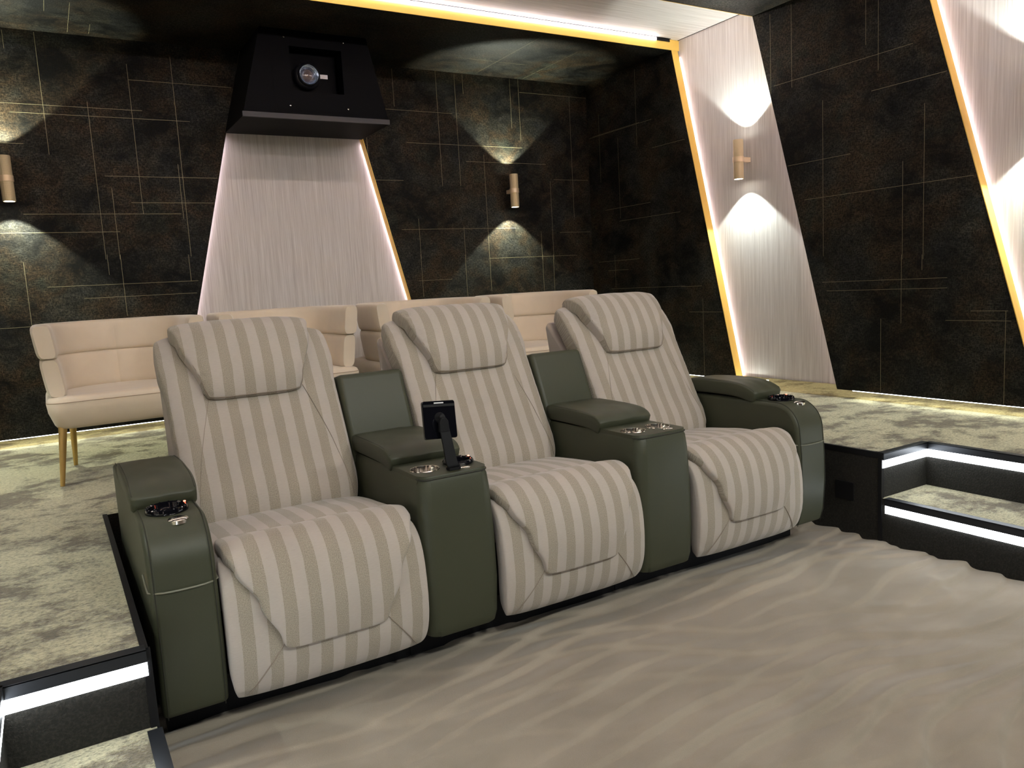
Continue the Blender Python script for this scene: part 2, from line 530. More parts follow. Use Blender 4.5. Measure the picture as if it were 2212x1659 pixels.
def led_run(parent, a, b, plane, s, wide=.014):
    """LED profile at the foot of a gold edge: from a to b (wall coordinates), facing the recess on side s"""
    def P(q, d, k):
        x_, z_ = q
        return Vector({'R': (XR + d, x_ + s * k, z_), 'L': (XL - d, x_ + s * k, z_), 'B': (x_ + s * k, YB + d, z_), 'C': (x_, z_ + s * k, ZC + d)}[plane])
    d0, d1 = REC - .004 - wide, REC - .004
    mb = MB()
    k0, k1 = .0045, .0085
    faces = (((d0, k1), (d1, k1)), ((d0, k0), (d0, k1)), ((d1, k1), (d1, k0)))
    if plane != 'C':                              # tucked into the slot behind the gold edge, shining out over the pale panel
        faces = (((REC - .0115, -.012), (REC - .0035, -.012)),)
    for (u, v) in faces:
        mb.poly([P(a, *u), P(b, *u), P(b, *v), P(a, *v)])
    return mb.build('led_strip', LEDP if plane == 'C' else LEDV, parent, smooth=False)


def light_panel(parent, pts2, plane):
    def P(a, z, d):
        return {'R': (XR + d, a, z), 'L': (XL - d, a, z), 'B': (a, YB + d, z), 'C': (a, z, ZC + d)}[plane]
    uvf = {'R': lambda p: (p[1], p[2]), 'L': lambda p: (p[1] + 4, p[2]), 'B': lambda p: (p[0], p[2]), 'C': lambda p: (p[1], p[0])}[plane]
    D = {'R': (.012, 0, 0), 'L': (-.012, 0, 0), 'B': (0, .012, 0), 'C': (0, 0, .012)}[plane]
    mb = MB(); mb.prism([P(a, z, REC) for a, z in pts2], D, uvf=uvf)
    return mb.build('light_panel', LIGHT, parent, smooth=False)


# floor: sculpted pile carpet between the two platforms
def carpet_height(x, y):
    d1 = noise.noise(Vector((x * .95, y * 1.2, 3.1))) + noise.noise(Vector((x * 2.4, y * 2.7, 8.2))) * .42
    d2 = noise.noise(Vector((x * 1.7 + 9, y * 2.0, 2.4)))
    z = 0.0
    for (L, ang, off, a0, sx) in ((.125, -.10, 0.0, 1.0, 1.5), (.21, .42, 4.7, .55, 1.1)):
        ph = (y * math.cos(ang) + x * math.sin(ang)) / L + (d1 if a0 == 1 else d2) * (1.7 if a0 == 1 else 1.5) + off
        fr = ph - math.floor(ph)
        r = fr / .16 if fr < .16 else (1 - fr) / .84
        r = r * r * (3 - 2 * r)
        am = .48 + 1.05 * noise.noise(Vector((x * sx + 4 + off, y * 2.3, 1.7 + off)))
        z += a0 * max(.04, min(1.0, am)) * r * .021
    return z + .0018 * noise.noise(Vector((x * 11, y * 14, 0))) - .009


mb = MB()
NX, NY = 330, 420
X0, X1, Y0, Y1 = PXL - .01, PXR + .01, -2.3, .34
rows = []
for j in range(NY + 1):
    y = Y0 + (Y1 - Y0) * j / NY
    rows.append([(X0 + (X1 - X0) * i / NX, y, carpet_height(X0 + (X1 - X0) * i / NX, y)) for i in range(NX + 1)])
mb.grid(rows)
mb.box(PXL - .01, PXR + .01, YF, YN + .05, -.06, -.012)
mb.box(PXL - .01, PXR + .01, YF, Y0, -.012, .002)
fl = mb.build('floor', FCARP, angle=0)
tag(fl, 'blush beige sculpted pile carpet in front of the recliners', 'floor', kind='structure')

# raised platform around the niche
mb = MB()
YT = -1.75
B = lambda x0, x1, y0, y1, z1: mb.box(x0, x1, y0, y1, -.05, z1, 1, 0)
B(XL - .12, XR + .12, YN, YB + .12, ZP)
B(XL - .12, PXL, SYL, YN, ZP); B(XL - .12, SXL, YT, SYL, ZP); B(SXL, PXL, YT, SYL, ZP / 2); B(XL - .12, PXL, YF, YT, ZP)
B(PXR, XR + .12, SYR, YN, ZP); B(SXR, XR + .12, YT, SYR, ZP); B(PXR, SXR, YT, SYR, ZP / 2); B(PXR, XR + .12, YF, YT, ZP)
plat = mb.build('floor_platform', [PCARP, RCARP], smooth=False)
tag(plat, 'olive plush carpeted platform with lit steps around the recliners', 'floor', kind='structure')


def nosing(pts, zt, out, h=.026, led=(.032, .060)):
    """metal nosing + LED lens along a straight step edge pts=(a,b) (xy), out: outward unit vector"""
    (ax, ay), (bx, by) = pts; ox, oy = out

    def slab(z0, z1, d0, d1):
        m_ = MB()
        m_.prism([(ax + ox * d0, ay + oy * d0, z0), (bx + ox * d0, by + oy * d0, z0), (bx + ox * d0, by + oy * d0, z1), (ax + ox * d0, ay + oy * d0, z1)], (ox * (d1 - d0), oy * (d1 - d0), 0))
        return m_
    m_ = slab(zt - h, zt + .003, -.004, .010)
    m_.prism([(ax - ox * .022, ay - oy * .022, zt + .0005), (bx - ox * .022, by - oy * .022, zt + .0005), (bx + ox * .010, by + oy * .010, zt + .0005), (ax + ox * .010, ay + oy * .010, zt + .0005)], (0, 0, .0035))
    m_.build('step_nosing', NOSE, plat, smooth=False)
    slab(zt - led[1], zt - led[0] + .006, -.002, .006).build('led_strip', LEDW, plat, smooth=False)


nosing(((PXR, SYR), (SXR, SYR)), ZP, (0, -1))
nosing(((SXR, SYR), (SXR, YT)), ZP, (-1, 0))
nosing(((PXR, SYR - .02), (PXR, YT)), ZP / 2, (-1, 0))
nosing(((SXL, SYL), (PXL - .004, SYL)), ZP, (0, -1))
nosing(((SXL, SYL), (SXL, YT)), ZP, (1, 0))
nosing(((PXL, SYL - .02), (PXL, YT)), ZP / 2, (1, 0))
mb = MB()                                                     # dark binding along the niche edges
mb.box(PXL - .014, PXL + .002, SYL, YN, ZP - .02, ZP + .004); mb.box(PXR - .002, PXR + .012, SYR, YN, ZP - .02, ZP + .004)
mb.box(PXR - .006, PXR + .012, SYR - .004, SYR + .012, 0, ZP)
mb.box(PXL - .012, PXL + .006, SYL - .004, SYL + .012, 0, ZP)
mb.build('edge_binding', BLACK, plat, smooth=False)

# edges of the slanted bands, (coordinate at z=ZC, at z=ZPB)
E1 = (2.205, 1.657); E2 = (1.473, .876); E3 = (.410, -.230); E4 = (-.320, -.995); E5 = (-1.385, -2.025); E6 = (-2.115, -2.790)
for side, nm in (('R', 'right'), ('L', 'left')):
    mb = MB()
    x0, x1 = (XR + REC + .012, XR + REC + .06) if side == 'R' else (XL - REC - .06, XL - REC - .012)
    mb.box(x0, x1, YF, YB + REC + .06, -.05, ZC + REC + .06)
    w = mb.build('wall_' + nm, DARK, smooth=False)
    tag(w, 'dark panelled %s wall with slanted pale backlit bands' % nm, 'wall', kind='structure')
    yb = YB if side == 'R' else YB
    ln = LINES_RIGHT if side == 'R' else ()
    l1 = [q for q in ln if (q[1] if q[0] == 0 else (q[2] + q[3]) / 2) > 1.5 + (0 if q[0] == 0 and q[1] < 1.9 and False else 0)]
    l2 = [q for q in ln if q not in l1]
    l1 = [q for q in l1]
    wall_panel(w, [(YB + REC, ZPB), (YB + REC, ZC + REC), (E1[0] + .017, ZC + REC), (E1[1], ZPB)], side, l1, [((E1[0], ZC), (E1[1], ZPB), -1)])
    wall_panel(w, [(E2[0] + .018, ZC + REC), (E3[0] + .019, ZC + REC), (E3[1], ZPB), (E2[1], ZPB)], side, l2, [((E2[0], ZC), (E2[1], ZPB), 1), ((E3[0], ZC), (E3[1], ZPB), -1)])
    wall_panel(w, [(E4[0] + .018, ZC + REC), (E5[0] + .019, ZC + REC), (E5[1], ZPB), (E4[1], ZPB)], side, (), [((E4[0], ZC), (E4[1], ZPB), 1), ((E5[0], ZC), (E5[1], ZPB), -1)])
    wall_panel(w, [(E6[0] + .018, ZC + REC), (YF, ZC + REC), (YF, ZPB), (E6[1], ZPB)], side, (), [((E6[0], ZC), (E6[1], ZPB), 1)])
    sl = lambda e, z: e[1] + (e[0] - e[1]) * (z - ZPB) / (ZC - ZPB)
    for (ea, eb) in ((E1, E2), (E3, E4), (E5, E6)):
        light_panel(w, [(ea[0] + .08, ZC + REC), (eb[0] - .08, ZC + REC), (eb[1] - .06, ZPB + .004), (ea[1] + .06, ZPB + .004)], side)
        led_run(w, (sl(ea, ZC - .05), ZC - .05), (ea[1], ZPB + .01), side, -1, .007)
        led_run(w, (sl(eb, ZC - .05), ZC - .05), (eb[1], ZPB + .01), side, 1, .007)
    xs = (XR + .045, XR + .06) if side == 'R' else (XL - .06, XL - .045)
    mb = MB(); mb.box(xs[0], xs[1], YF, YB + .06, ZP, ZPB + .02)
    bb = mb.build('baseboard_' + nm, MIRROR, smooth=False)
    tag(bb, 'bronze mirrored skirting along the %s wall' % nm, 'baseboard', kind='structure')
    xf = XR + .012 if side == 'R' else XL - .012
    for y0, y1 in ((E1[1] - .2, YB), (YT - .8, E2[1] - .1)):
        m_ = MB(); m_.box(xf - .006, xf + .006, y0, y1, ZPB - .0035, ZPB + .0005)
        m_.build('led_strip', LEDS, bb, smooth=False)

# back wall with the tapering pale bay under the projector box
T1 = (1.109, .526); T2 = (1.771, 2.329)
mb = MB(); mb.box(XL - .13, XR + .13, YB + REC + .012, YB + REC + .06, -.05, ZC + REC + .06)
wb = mb.build('wall_back', DARK, smooth=False)
tag(wb, 'dark textured back wall with a tapering pale backlit bay', 'wall', kind='structure')
lb = LINES_BACK
mid = lambda q: q[1] if q[0] == 0 else (q[2] + q[3]) / 2
wall_panel(wb, [(XL, ZPB), (T1[1], ZPB), (T1[0] + .018, ZC + REC), (XL, ZC + REC)], 'B', [q for q in lb if mid(q) < 1.2], [((T1[0], ZC), (T1[1], ZPB), 1)])
wall_panel(wb, [(T2[1], ZPB), (XR, ZPB), (XR, ZC + REC), (T2[0] - .018, ZC + REC)], 'B', [q for q in lb if mid(q) > 1.2], [((T2[0], ZC), (T2[1], ZPB), -1)])
light_panel(wb, [(T1[1] - .06, ZPB + .004), (T2[1] + .06, ZPB + .004), (T2[0] + .08, ZC + REC), (T1[0] - .08, ZC + REC)], 'B')
slx = lambda e, z: e[1] + (e[0] - e[1]) * (z - ZPB) / (ZC - ZPB)
led_run(wb, (slx(T1, 2.195), 2.195), (T1[1], ZPB + .01), 'B', 1, .007)
led_run(wb, (slx(T2, 2.195), 2.195), (T2[1], ZPB + .01), 'B', -1, .007)
mb = MB(); mb.box(XL - .05, XR + .05, YB + .045, YB + .06, ZP, ZPB + .02)
bb = mb.build('baseboard_back', MIRROR, smooth=False)
tag(bb, 'bronze mirrored skirting along the back wall', 'baseboard', kind='structure')
for x0, x1 in ((XL, T1[1] - .1), (T2[1] + .1, XR)):
    m_ = MB(); m_.box(x0, x1, YB + .006, YB + .018, ZPB - .0035, ZPB + .0005); m_.build('led_strip', LEDS, bb, smooth=False)

# ceiling: dropped dark panels and pale recessed bands
mb = MB(); mb.box(XL - .13, XR + .13, YF - .05, YB + .13, ZC + REC + .012, ZC + REC + .06)
ce = mb.build('ceiling', DARK, smooth=False)
tag(ce, 'dark panelled ceiling with pale backlit bands', 'ceiling', kind='structure')
xa, xb = XL - .0, XR
wall_panel(ce, [(xa, E1[0]), (xb, E1[0]), (xb, YB), (xa, YB)], 'C', LINES_CEIL, [((xa - REC, E1[0]), (xb + REC, E1[0]), -1)])
wall_panel(ce, [(xa, E3[0]), (xb, E3[0]), (xb, E2[0]), (xa, E2[0])], 'C', (), [((xa, E2[0]), (xb, E2[0]), 1), ((xa, E3[0]), (xb, E3[0]), -1)])
wall_panel(ce, [(xa, E5[0]), (xb, E5[0]), (xb, E4[0]), (xa, E4[0])], 'C', (), [((xa, E4[0]), (xb, E4[0]), 1), ((xa, E5[0]), (xb, E5[0]), -1)])
wall_panel(ce, [(xa, YF), (xb, YF), (xb, E6[0]), (xa, E6[0])], 'C', (), [((xa, E6[0]), (xb, E6[0]), 1)])
for (ea, eb) in ((E1, E2), (E3, E4), (E5, E6)):
    light_panel(ce, [(xa - .06, eb[0] - .06), (xb + .06, eb[0] - .06), (xb + .06, ea[0] + .06), (xa - .06, ea[0] + .06)], 'C')
    led_run(ce, (xa + .14, ea[0]), (xb - .14, ea[0]), 'C', -1)
    led_run(ce, (xa + .14, eb[0]), (xb - .14, eb[0]), 'C', 1)
    m_ = MB()
    for xx in (xa + .02, xb - .14):
        m_.box(xx, xx + .12, ea[0] - .011, ea[0] - .0045, ZC + REC - .02, ZC + REC - .004)
    m_.box(xa + .1, xb - .02, ea[0] - .020, ea[0] - .0105, ZC + REC - .003, ZC + REC - .0005)
    m_.build('led_profile', BLACK, ce, smooth=False)
mb = MB(); mb.box(XL - .13, XR + .13, YF - .06, YF, -.05, ZC + REC + .06)
tag(mb.build('wall_front', DARK, smooth=False), 'dark front wall of the cinema room', 'wall', kind='structure')

# ------------------------------------------------------------------ recliners
def surf_tube(mb, f, pts, hw, off, r, n=6, m=0, xc=0.0):
    """piping lying on a cushion surface: pts (u, s) -> tube"""
    path = []
    for i in range(len(pts) - 1):
        for k in range(8):
            t = k / 8
            path.append((pts[i][0] + (pts[i + 1][0] - pts[i][0]) * t, pts[i][1] + (pts[i + 1][1] - pts[i][1]) * t))
    path.append(pts[-1])
    P = []
    for (u, s) in path:
        C, t = f(s); N = Vector((0, -t.z, t.y))
        P.append(C + Vector((xc + u * (hw(s) if callable(hw) else hw), 0, 0)) + N * (off(u, s) if callable(off) else off))
    mb.tube(P, r, n, m)


def e_(u, s, p, q): return max(0, 1 - abs(u) ** p) ** (1 / p) * max(0, 1 - abs(2 * s - 1) ** q) ** (1 / q)


def arm_profile(y1=.97, zt=.612, r=.115):
    pr = [(y1, .105), (y1, zt)]
    n = 12
    for i in range(n + 1):
        a = .5 * PI + .5 * PI * i / n
        pr.append((-.012 + r + r * math.cos(a), zt - r + r * math.sin(a)))
    pr += [(-.020, .40), (-.022, .28), (-.012, .16), (.004, .105)]
    return pr


def make_arm(parent, x0, outer):
    """upholstered arm occupying x0..x0+WA (local), outer=-1/+1: which side faces away from the seat"""
    pr = arm_profile()
    mb = MB(); mb.prism([(x0 + .002, y, z) for y, z in pr], (WA - .004, 0, 0))
    a = mb.build('armrest', LEA, parent, angle=35, bevel=.016, seg=4)
    # pale piping around the front and dark stitched seams along the front edges
    mb = MB()
    xa, xb = x0, x0 + WA
    path = []
    for i in range(5): path.append((xa, .10 - .016 * i, .466 - .004 * i))
    for i in range(11):
        t = i / 10
        path.append((xa + (xb - xa) * t, -.0215 + .02 * abs(2 * t - 1) ** 6, .449 - .003 * math.sin(PI * t)))
    for i in range(1, 5): path.append((xb, .02 + .012 * i, .449 + .002 * i))
    mb.tube(path, .0026, 6)
    mb.build('piping', PIPE, a)
    mb = MB()
    for xx in (x0 + .0125, x0 + WA - .0125):
        mb = MB(); mb.tube([(xx, y - .0003, z + (.0003 if y > .05 else 0)) for y, z in pr[1:]], .0011, 6)
        mb.build('seam', SEAMD, a)
    # padded lid
    mb = MB(); xc = x0 + WA / 2
    f, T, _ = pillow(mb, [(.205, .622), (.30, .650), (.45, .655), (.62, .650)], WA / 2 + .006, .030, .036, p=7, q=6, k=.05, kp=10, nu=28, nv=32, xc=xc)
    pad = mb.build('armrest_pad', LEA, parent, angle=0)
    for s_ in (-1, 1):
        mb = MB(); surf_tube(mb, f, [(s_ * .90, .04), (s_ * .90, .5), (s_ * .90, .95)], WA / 2 + .006, lambda u, s: .030 * e_(u, s, 7, 6), .0010, xc=xc)
        mb.build('seam', SEAMD, pad)
    # black ring set into the top, with a small steel touch button in front of it
    cx, cy, zt = xc + .004 * outer, .142, .612
    mb = MB()
    mb.lathe([(.0535, -.002), (.0545, .006), (.0525, .0125), (.0485, .0145), (.0445, .012), (.0430, .004), (.042, .001), (.002, .0015)], (cx, cy, zt), 'Z', 40)
    for k in range(14):
        an = 2 * PI * k / 14
        mb.lathe([(.0026, -.004), (.0024, .0006), (.0010, .0016), (.0002, .0018)], (cx + .0495 * math.cos(an), cy + .0495 * math.sin(an), zt + .0142), 'Z', 10)
    ring = mb.build('cup_holder_ring', BLACKG, a, angle=35)
    mb = MB(); mb.lathe([(.0032, 0), (.0032, .002), (.001, .003)], (cx + .047, cy + .012, zt + .0145), 'Z', 10, cap1=True)
    mb.build('indicator_light', REDL, ring)
    mb = MB(); mb.lathe([(.026, -.008), (.026, .001), (.022, .0045), (.010, .006), (.0008, .006)], (cx + .016, .066, zt - .0075), 'Z', 28)
    b = mb.build('touch_button', STEEL, a)
    return a


def make_recliner(x_center, label, arm=None, seed=0.0):
    root = empty('recliner', (x_center, 0, 0))
    tag(root, label, 'recliner chair', 'striped recliners in the front row')
    H = WS / 2
    # --- mechanism plinth
    mb = MB(); mb.box(-H + .0005, H - .0005, .150, .90, .0, .115)
    if arm: mb.box(*((-H - WA + .02, -H + .001) if arm < 0 else (H - .001, H + WA - .02)), .150, .90, .0, .11)
    mb.build('base', BLACK, root, smooth=False)
    # --- seat cushion
    mb = MB()
    pillow(mb, [(.058, .385), (.066, .420), (.10, .440), (.18, .446), (.30, .440), (.50, .425)], H - .004, lerpf([(0, .045), (.25, .052), (1, .045)]), .05, p=6, q=7, k=.03, crown=.010, phase=.004, nu=40, nv=40, seed=seed + 1)
    mb.build('seat', FAB, root, angle=0)
    # --- front panel of the footrest
    mb = MB()
    sp = [(.015, .100), (-.012, .150), (-.022, .26), (-.014, .36), (.008, .425), (.048, .462), (.10, .464)]
    f, T, _ = pillow(mb, sp, H - .003, lerpf([(0, .012), (.3, .026), (.75, .026), (1, .02)]), .05, p=7, q=7, k=.06, kp=5, phase=.010, puck=.004, nu=44, nv=44, seed=seed + 2, crown=.004)
    ft = mb.build('footrest', FAB, root, angle=0)
    for s_ in (-1, 1):
        mb = MB(); surf_tube(mb, f, [(s_ * .50, .36), (s_ * .70, .20), (s_ * .86, .07)], H - .003, lambda u, s: lerpf([(0, .012), (.3, .026), (.75, .026), (1, .02)])(s) * e_(u, s, 7, 7) + .003, .0016)
        mb.build('piping', THREAD, ft)
    # --- tapering leg pad folded over the seat front
    mb = MB()
    sp = [(-.052, .232), (-.056, .30), (-.048, .38), (-.020, .452), (.035, .490), (.10, .496), (.185, .488)]
    hw = lerpf([(0, .146), (.06, .152), (.30, .196), (.52, .246), (.64, .266), (.78, .270), (1, .262)])
    f, T, _ = pillow(mb, sp, hw, lerpf([(0, .018), (.25, .024), (.7, .028), (.9, .016), (1, .006)]), .018, p=7, q=10, k=.03, kp=8, phase=.038, nu=44, nv=48, seed=seed + 3, crown=.004)
    lp = mb.build('leg_pad', FAB, root, angle=0)
    # --- backrest
    mb = MB()
    sp = [(.520, .395), (.535, .50), (.605, .64), (.680, .79), (.745, .91), (.808, .985), (.862, 1.010)]
    hwb = lerpf([(0, .272), (.2, .281), (.66, .283), (.80, .296), (1, .303)])
    tfb = lerpf([(0, .065), (.12, .078), (.3, .068), (.65, .058), (1, .048)])
    f, T, _ = pillow(mb, sp, hwb, tfb, lerpf([(0, .05), (.6, .06), (1, .05)]), p=6, q=9, k=.055, kp=7, phase=.0, puck=.008, nu=60, nv=76, seed=seed + 4, crown=.010)
    bk = mb.build('backrest', FAB, root, angle=0)

    def offb(u, s): return (tfb(s) + .010 * (1 - u * u) * (1 - (2 * s - 1) ** 2)) * e_(u, s, 6, 9) + .0004
    for s_ in (-1, 1):
        mb = MB(); surf_tube(mb, f, [(s_ * .53, .66), (s_ * .60, .58), (s_ * .69, .46), (s_ * .76, .36), (s_ * .83, .22), (s_ * .90, .10)], hwb, offb, .0009)
        mb.build('piping', THREAD, bk)
    # rear shell
    mb = MB(); mb.prism([(-H + .012, y, z) for y, z in ((.60, .12), (.60, .45), (.80, .86), (.93, .98), (.95, .95), (.90, .70), (.86, .12))], (WS - .024, 0, 0))
    mb.build('back_shell', FAB, root, bevel=.02)
    # --- headrest
    mb = MB()
    sp = [(.630, .831), (.639, .874), (.662, .930), (.700, .992), (.752, 1.040), (.815, 1.050), (.862, 1.022)]
    hwh = lerpf([(0, .160), (.10, .168), (.58, .220), (.74, .234), (1, .230)])
    f, T, _ = pillow(mb, sp, hwh, lerpf([(0, .024), (.25, .036), (.6, .042), (1, .030)]), .040, p=6, q=8, k=.05, kp=7, phase=.006, xc=-.010, puck=.011, nu=52, nv=64, seed=seed + 5, crown=.006)
    hr = mb.build('headrest', FAB, root, angle=0)
    mb = MB(); P = []
    for i in range(81):
        t = i / 80
        if t < .36: u, v = -.975, .92 - 1.80 * (t / .36)
        elif t < .64: u, v = -.975 + 1.95 * ((t - .36) / .28), -.965
        else: u, v = .975, -.88 + 1.80 * ((t - .64) / .36)
        U = u * (1 - .05 * abs(v) ** 7); V = v * (1 - .05 * abs(u) ** 7); s = (V + 1) / 2
        C, tt = f(s); N = Vector((0, -tt.z, tt.y))
        P.append(C + Vector((U * hwh(s) - .010, 0, 0)) + N * (.030 * max(0, 1 - abs(u) ** 6) ** (1 / 6) * max(0, 1 - abs(v) ** 8) ** (1 / 8) + .002))
    mb.tube(P, .0016, 6); mb.build('piping', THREAD, hr)
    if arm:
        make_arm(root, -H - WA if arm < 0 else H, arm)
    return root


XC1 = WA + WS / 2; XC2 = XC1 + WS + WC; XC3 = XC2 + WS + WC
make_recliner(XC1, 'striped recliner with an olive arm on its outer side, nearest the left steps', -1, 1.3)
make_recliner(XC2, 'middle striped recliner, between the two olive leather consoles', None, 5.1)
make_recliner(XC3, 'striped recliner with an olive arm, beside the lit steps at the right', 1, 9.7)


# ------------------------------------------------------------------ leather consoles between the seats
def make_console(x0, label, ring):
    root = empty('console', (x0, 0, 0))
    tag(root, label, 'console', 'olive leather consoles between the recliners')
    W = WC - .004; g = .002; ZT = .598
    mb = MB()
    out = rrect(g, W, -.018, .56, .040, 8, (1, 1, 0, 0))
    zs = [(.105, .020), (.112, .008), (.14, .002), (.25, -.003), (.40, -.002), (.54, .003), (.585, .007), (ZT, .012)]
    rows = []
    for z, ins in zs:
        k_ = ins
        rows.append([(x + (k_ if x < W / 2 - .09 else -k_ if x > W / 2 + .09 else 0), y + (k_ if y < .02 else 0), z) for x, y in out])
    mb.grid(rows, close_u=True)
    b = len(mb.v); mb.v += [tuple(p) for p in rows[0]]; mb.face(range(b, b + len(out)))
    body = mb.build('body', LEA, root, angle=50)
    mb = MB(); mb.box(.0005, WC - .0005, .148, .90, 0, .115); mb.build('base', BLACK, root, smooth=False)
    # top plate with real cup wells
    holes = [(.070, .094, .0425), (.186, .094, .0425)]
    outp = rrect(g + .010, W - .010, -.006, .30, .036, 8, (1, 1, 0, 0))
    vs, fs = fill_with_holes(outp, [circle(*h) for h in holes])
    mb = MB(); b = len(mb.v); mb.v += [(x, y, ZT + .010) for x, y in vs]
    for f_ in fs: mb.face([b + i for i in f_])
    mb.grid([[(x + .0, y, ZT - .004) for x, y in outp], [(x, y, ZT + .007) for x, y in outp], [(x * .997 + .0004, y + .002, ZT + .010) for x, y in outp]], close_u=True)
    mb.build('top_plate', LEA, root, angle=50)
    mb = MB(); mb.tube([(x, y - .0004, ZT + .0005) for x, y in rrect(g + .0085, W - .0085, -.0085, .30, .037, 8, (1, 1, 0, 0))[:-2]], .0018, 6)
    mb.build('seam', SEAMD, root)
    for i, (hx, hy, r) in enumerate(holes):
        mb = MB()
        mb.lathe([(r + .0045, .0005), (r + .0035, .0022), (r, .0018), (r - .0015, -.003), (r - .003, -.055), (r - .006, -.060), (.001, -.060)], (hx, hy, ZT + .010), 'Z', 40)
        mb.build('cup_holder', STEEL, root)
        if ring and i == 1:
            mb = MB()
            mb.lathe([(r + .006, .001), (r + .007, .008), (r + .004, .0125), (r - .001, .0135), (r - .005, .010), (r - .006, .002), (.002, .0025)], (hx, hy, ZT + .011), 'Z', 40)
            for k in range(14):
                an = 2 * PI * k / 14; ax, ay = hx + (r + .001) * math.cos(an), hy + (r + .001) * math.sin(an)
                mb.lathe([(.0026, -.004), (.0024, .0006), (.0010, .0016), (.0002, .0018)], (ax, ay, ZT + .0243), 'Z', 10)
            rg = mb.build('cup_holder_ring', BLACKG, root, angle=35)
            mb = MB(); mb.lathe([(.0032, 0), (.0032, .002), (.001, .003)], (hx + .043, hy + .010, ZT + .0245), 'Z', 10, cap1=True)
            mb.build('indicator_light', REDL, rg)
    mb = MB(); mb.lathe([(.0205, 0), (.0205, .002), (.016, .004), (.004, .0045), (.0008, .0045)], (.174, .030, ZT + .010), 'Z', 28)
    mb.build('touch_button', STEEL, root)
    # padded lid
    mb = MB(); xc = WC / 2
    f, T, _ = pillow(mb, [(.207, .612), (.262, .634), (.40, .640), (.565, .640)], WC / 2 - .002, .025, .040, p=9, q=9, k=.025, kp=12, nu=34, nv=34, xc=xc)
    pad = mb.build('armrest_pad', LEA, root, angle=0)
    for s_ in (-1, 1):
        mb = MB(); surf_tube(mb, f, [(s_ * .955, .06), (s_ * .955, .5), (s_ * .955, .9)], WC / 2 - .002, lambda u, s: .024 * e_(u, s, 9, 9) + .0003, .0013, xc=xc)
        mb.build('seam', SEAMD, pad)
    # tall back block
    mb = MB(); mb.prism([(g, y, z) for y, z in ((.56, .11), (.545, .60), (.656, .868), (.775, .845), (.83, .60), (.83, .11))], (WC - .004, 0, 0))
    mb.build('back_block', LEA, root, bevel=.018, seg=4)
    return root


XK1 = WA + WS; XK2 = XK1 + WC + WS
make_console(XK1, 'olive leather console with a black phone stand and black ring on top', True)
make_console(XK2, 'olive leather console with two steel cup holders and no phone stand', False)

# ------------------------------------------------------------------ phone stand clipped to the first console
ph = empty('phone_stand', (XK1 + .134, .022, .6095))
tag(ph, 'black phone stand with a square back plate on the console', 'phone stand')
mb = MB()
path = [(0, .0, .004), (-.003, -.004, .012), (-.007, -.002, .03), (-.012, .004, .08), (-.016, .010, .12), (-.018, .014, .150)]
rows = []
for (x, y, z) in catmull(path, 6):
    w = .0185 - .004 * (z / .15)
    rows.append([(x - w, y - .004, z), (x + w, y - .004, z), (x + w, y + .004, z), (x - w, y + .004, z)])
mb.grid(rows, close_u=True); mb.box(-.0185, .0185, -.012, .014, 0, .008)
mb.build('stand_arm', BLACK, ph, angle=40)
mb = MB()
mb.prism([(-.034, .004, .118), (-.002, .004, .118), (-.004, .004, .150), (-.012, .004, .162), (-.026, .004, .162), (-.033, .004, .150)], (0, .014, 0))
mb.build('clamp', BLACK, ph, bevel=.002)
T = Matrix.Translation((-.018, .034, .152)) @ Matrix.Rotation(math.radians(4), 4, 'Y') @ Matrix.Rotation(math.radians(-12), 4, 'X')


def plate_part(build):
    m_ = MB(); build(m_); m_.v = [tuple(T @ Vector(p)) for p in m_.v]; return m_


o_ = [(x, 0, z) for x, z in rrect(-.0545, .0545, -.058, .058, .007, 6)]
bp = plate_part(lambda m_: m_.prism(o_, (0, .011, 0))).build('back_plate', BLACKG, ph, bevel=.0015)
plate_part(lambda m_: (m_.lathe([(.017, 0), (.016, -.004), (.010, -.010), (.009, -.020), (.001, -.020)], (0, 0, .006), 'Y', 28))).build('ball_joint', BLACK, ph)
plate_part(lambda m_: m_.box(-.016, .016, -.0012, .001, .0495, .0530)).build('slot', WHITE, bp, smooth=False)
plate_part(lambda m_: m_.box(.008, .020, -.0012, .001, -.050, -.037)).build('label_sticker', WHITE, bp, smooth=False)
plate_part(lambda m_: m_.box(-.052, .052, -.0016, .001, .040, .0475)).build('ridge', BLACK, bp, smooth=False)

# black floor box on the platform face
mb = MB(); mb.prism([(PXR - .004, y, z) for y, z in rrect(-.005, .083, .148, .228, .004, 4)], (.006, 0, 0))
so = mb.build('floor_socket', BLACK, smooth=False)
tag(so, 'square black socket plate on the platform riser beside the steps', 'socket')


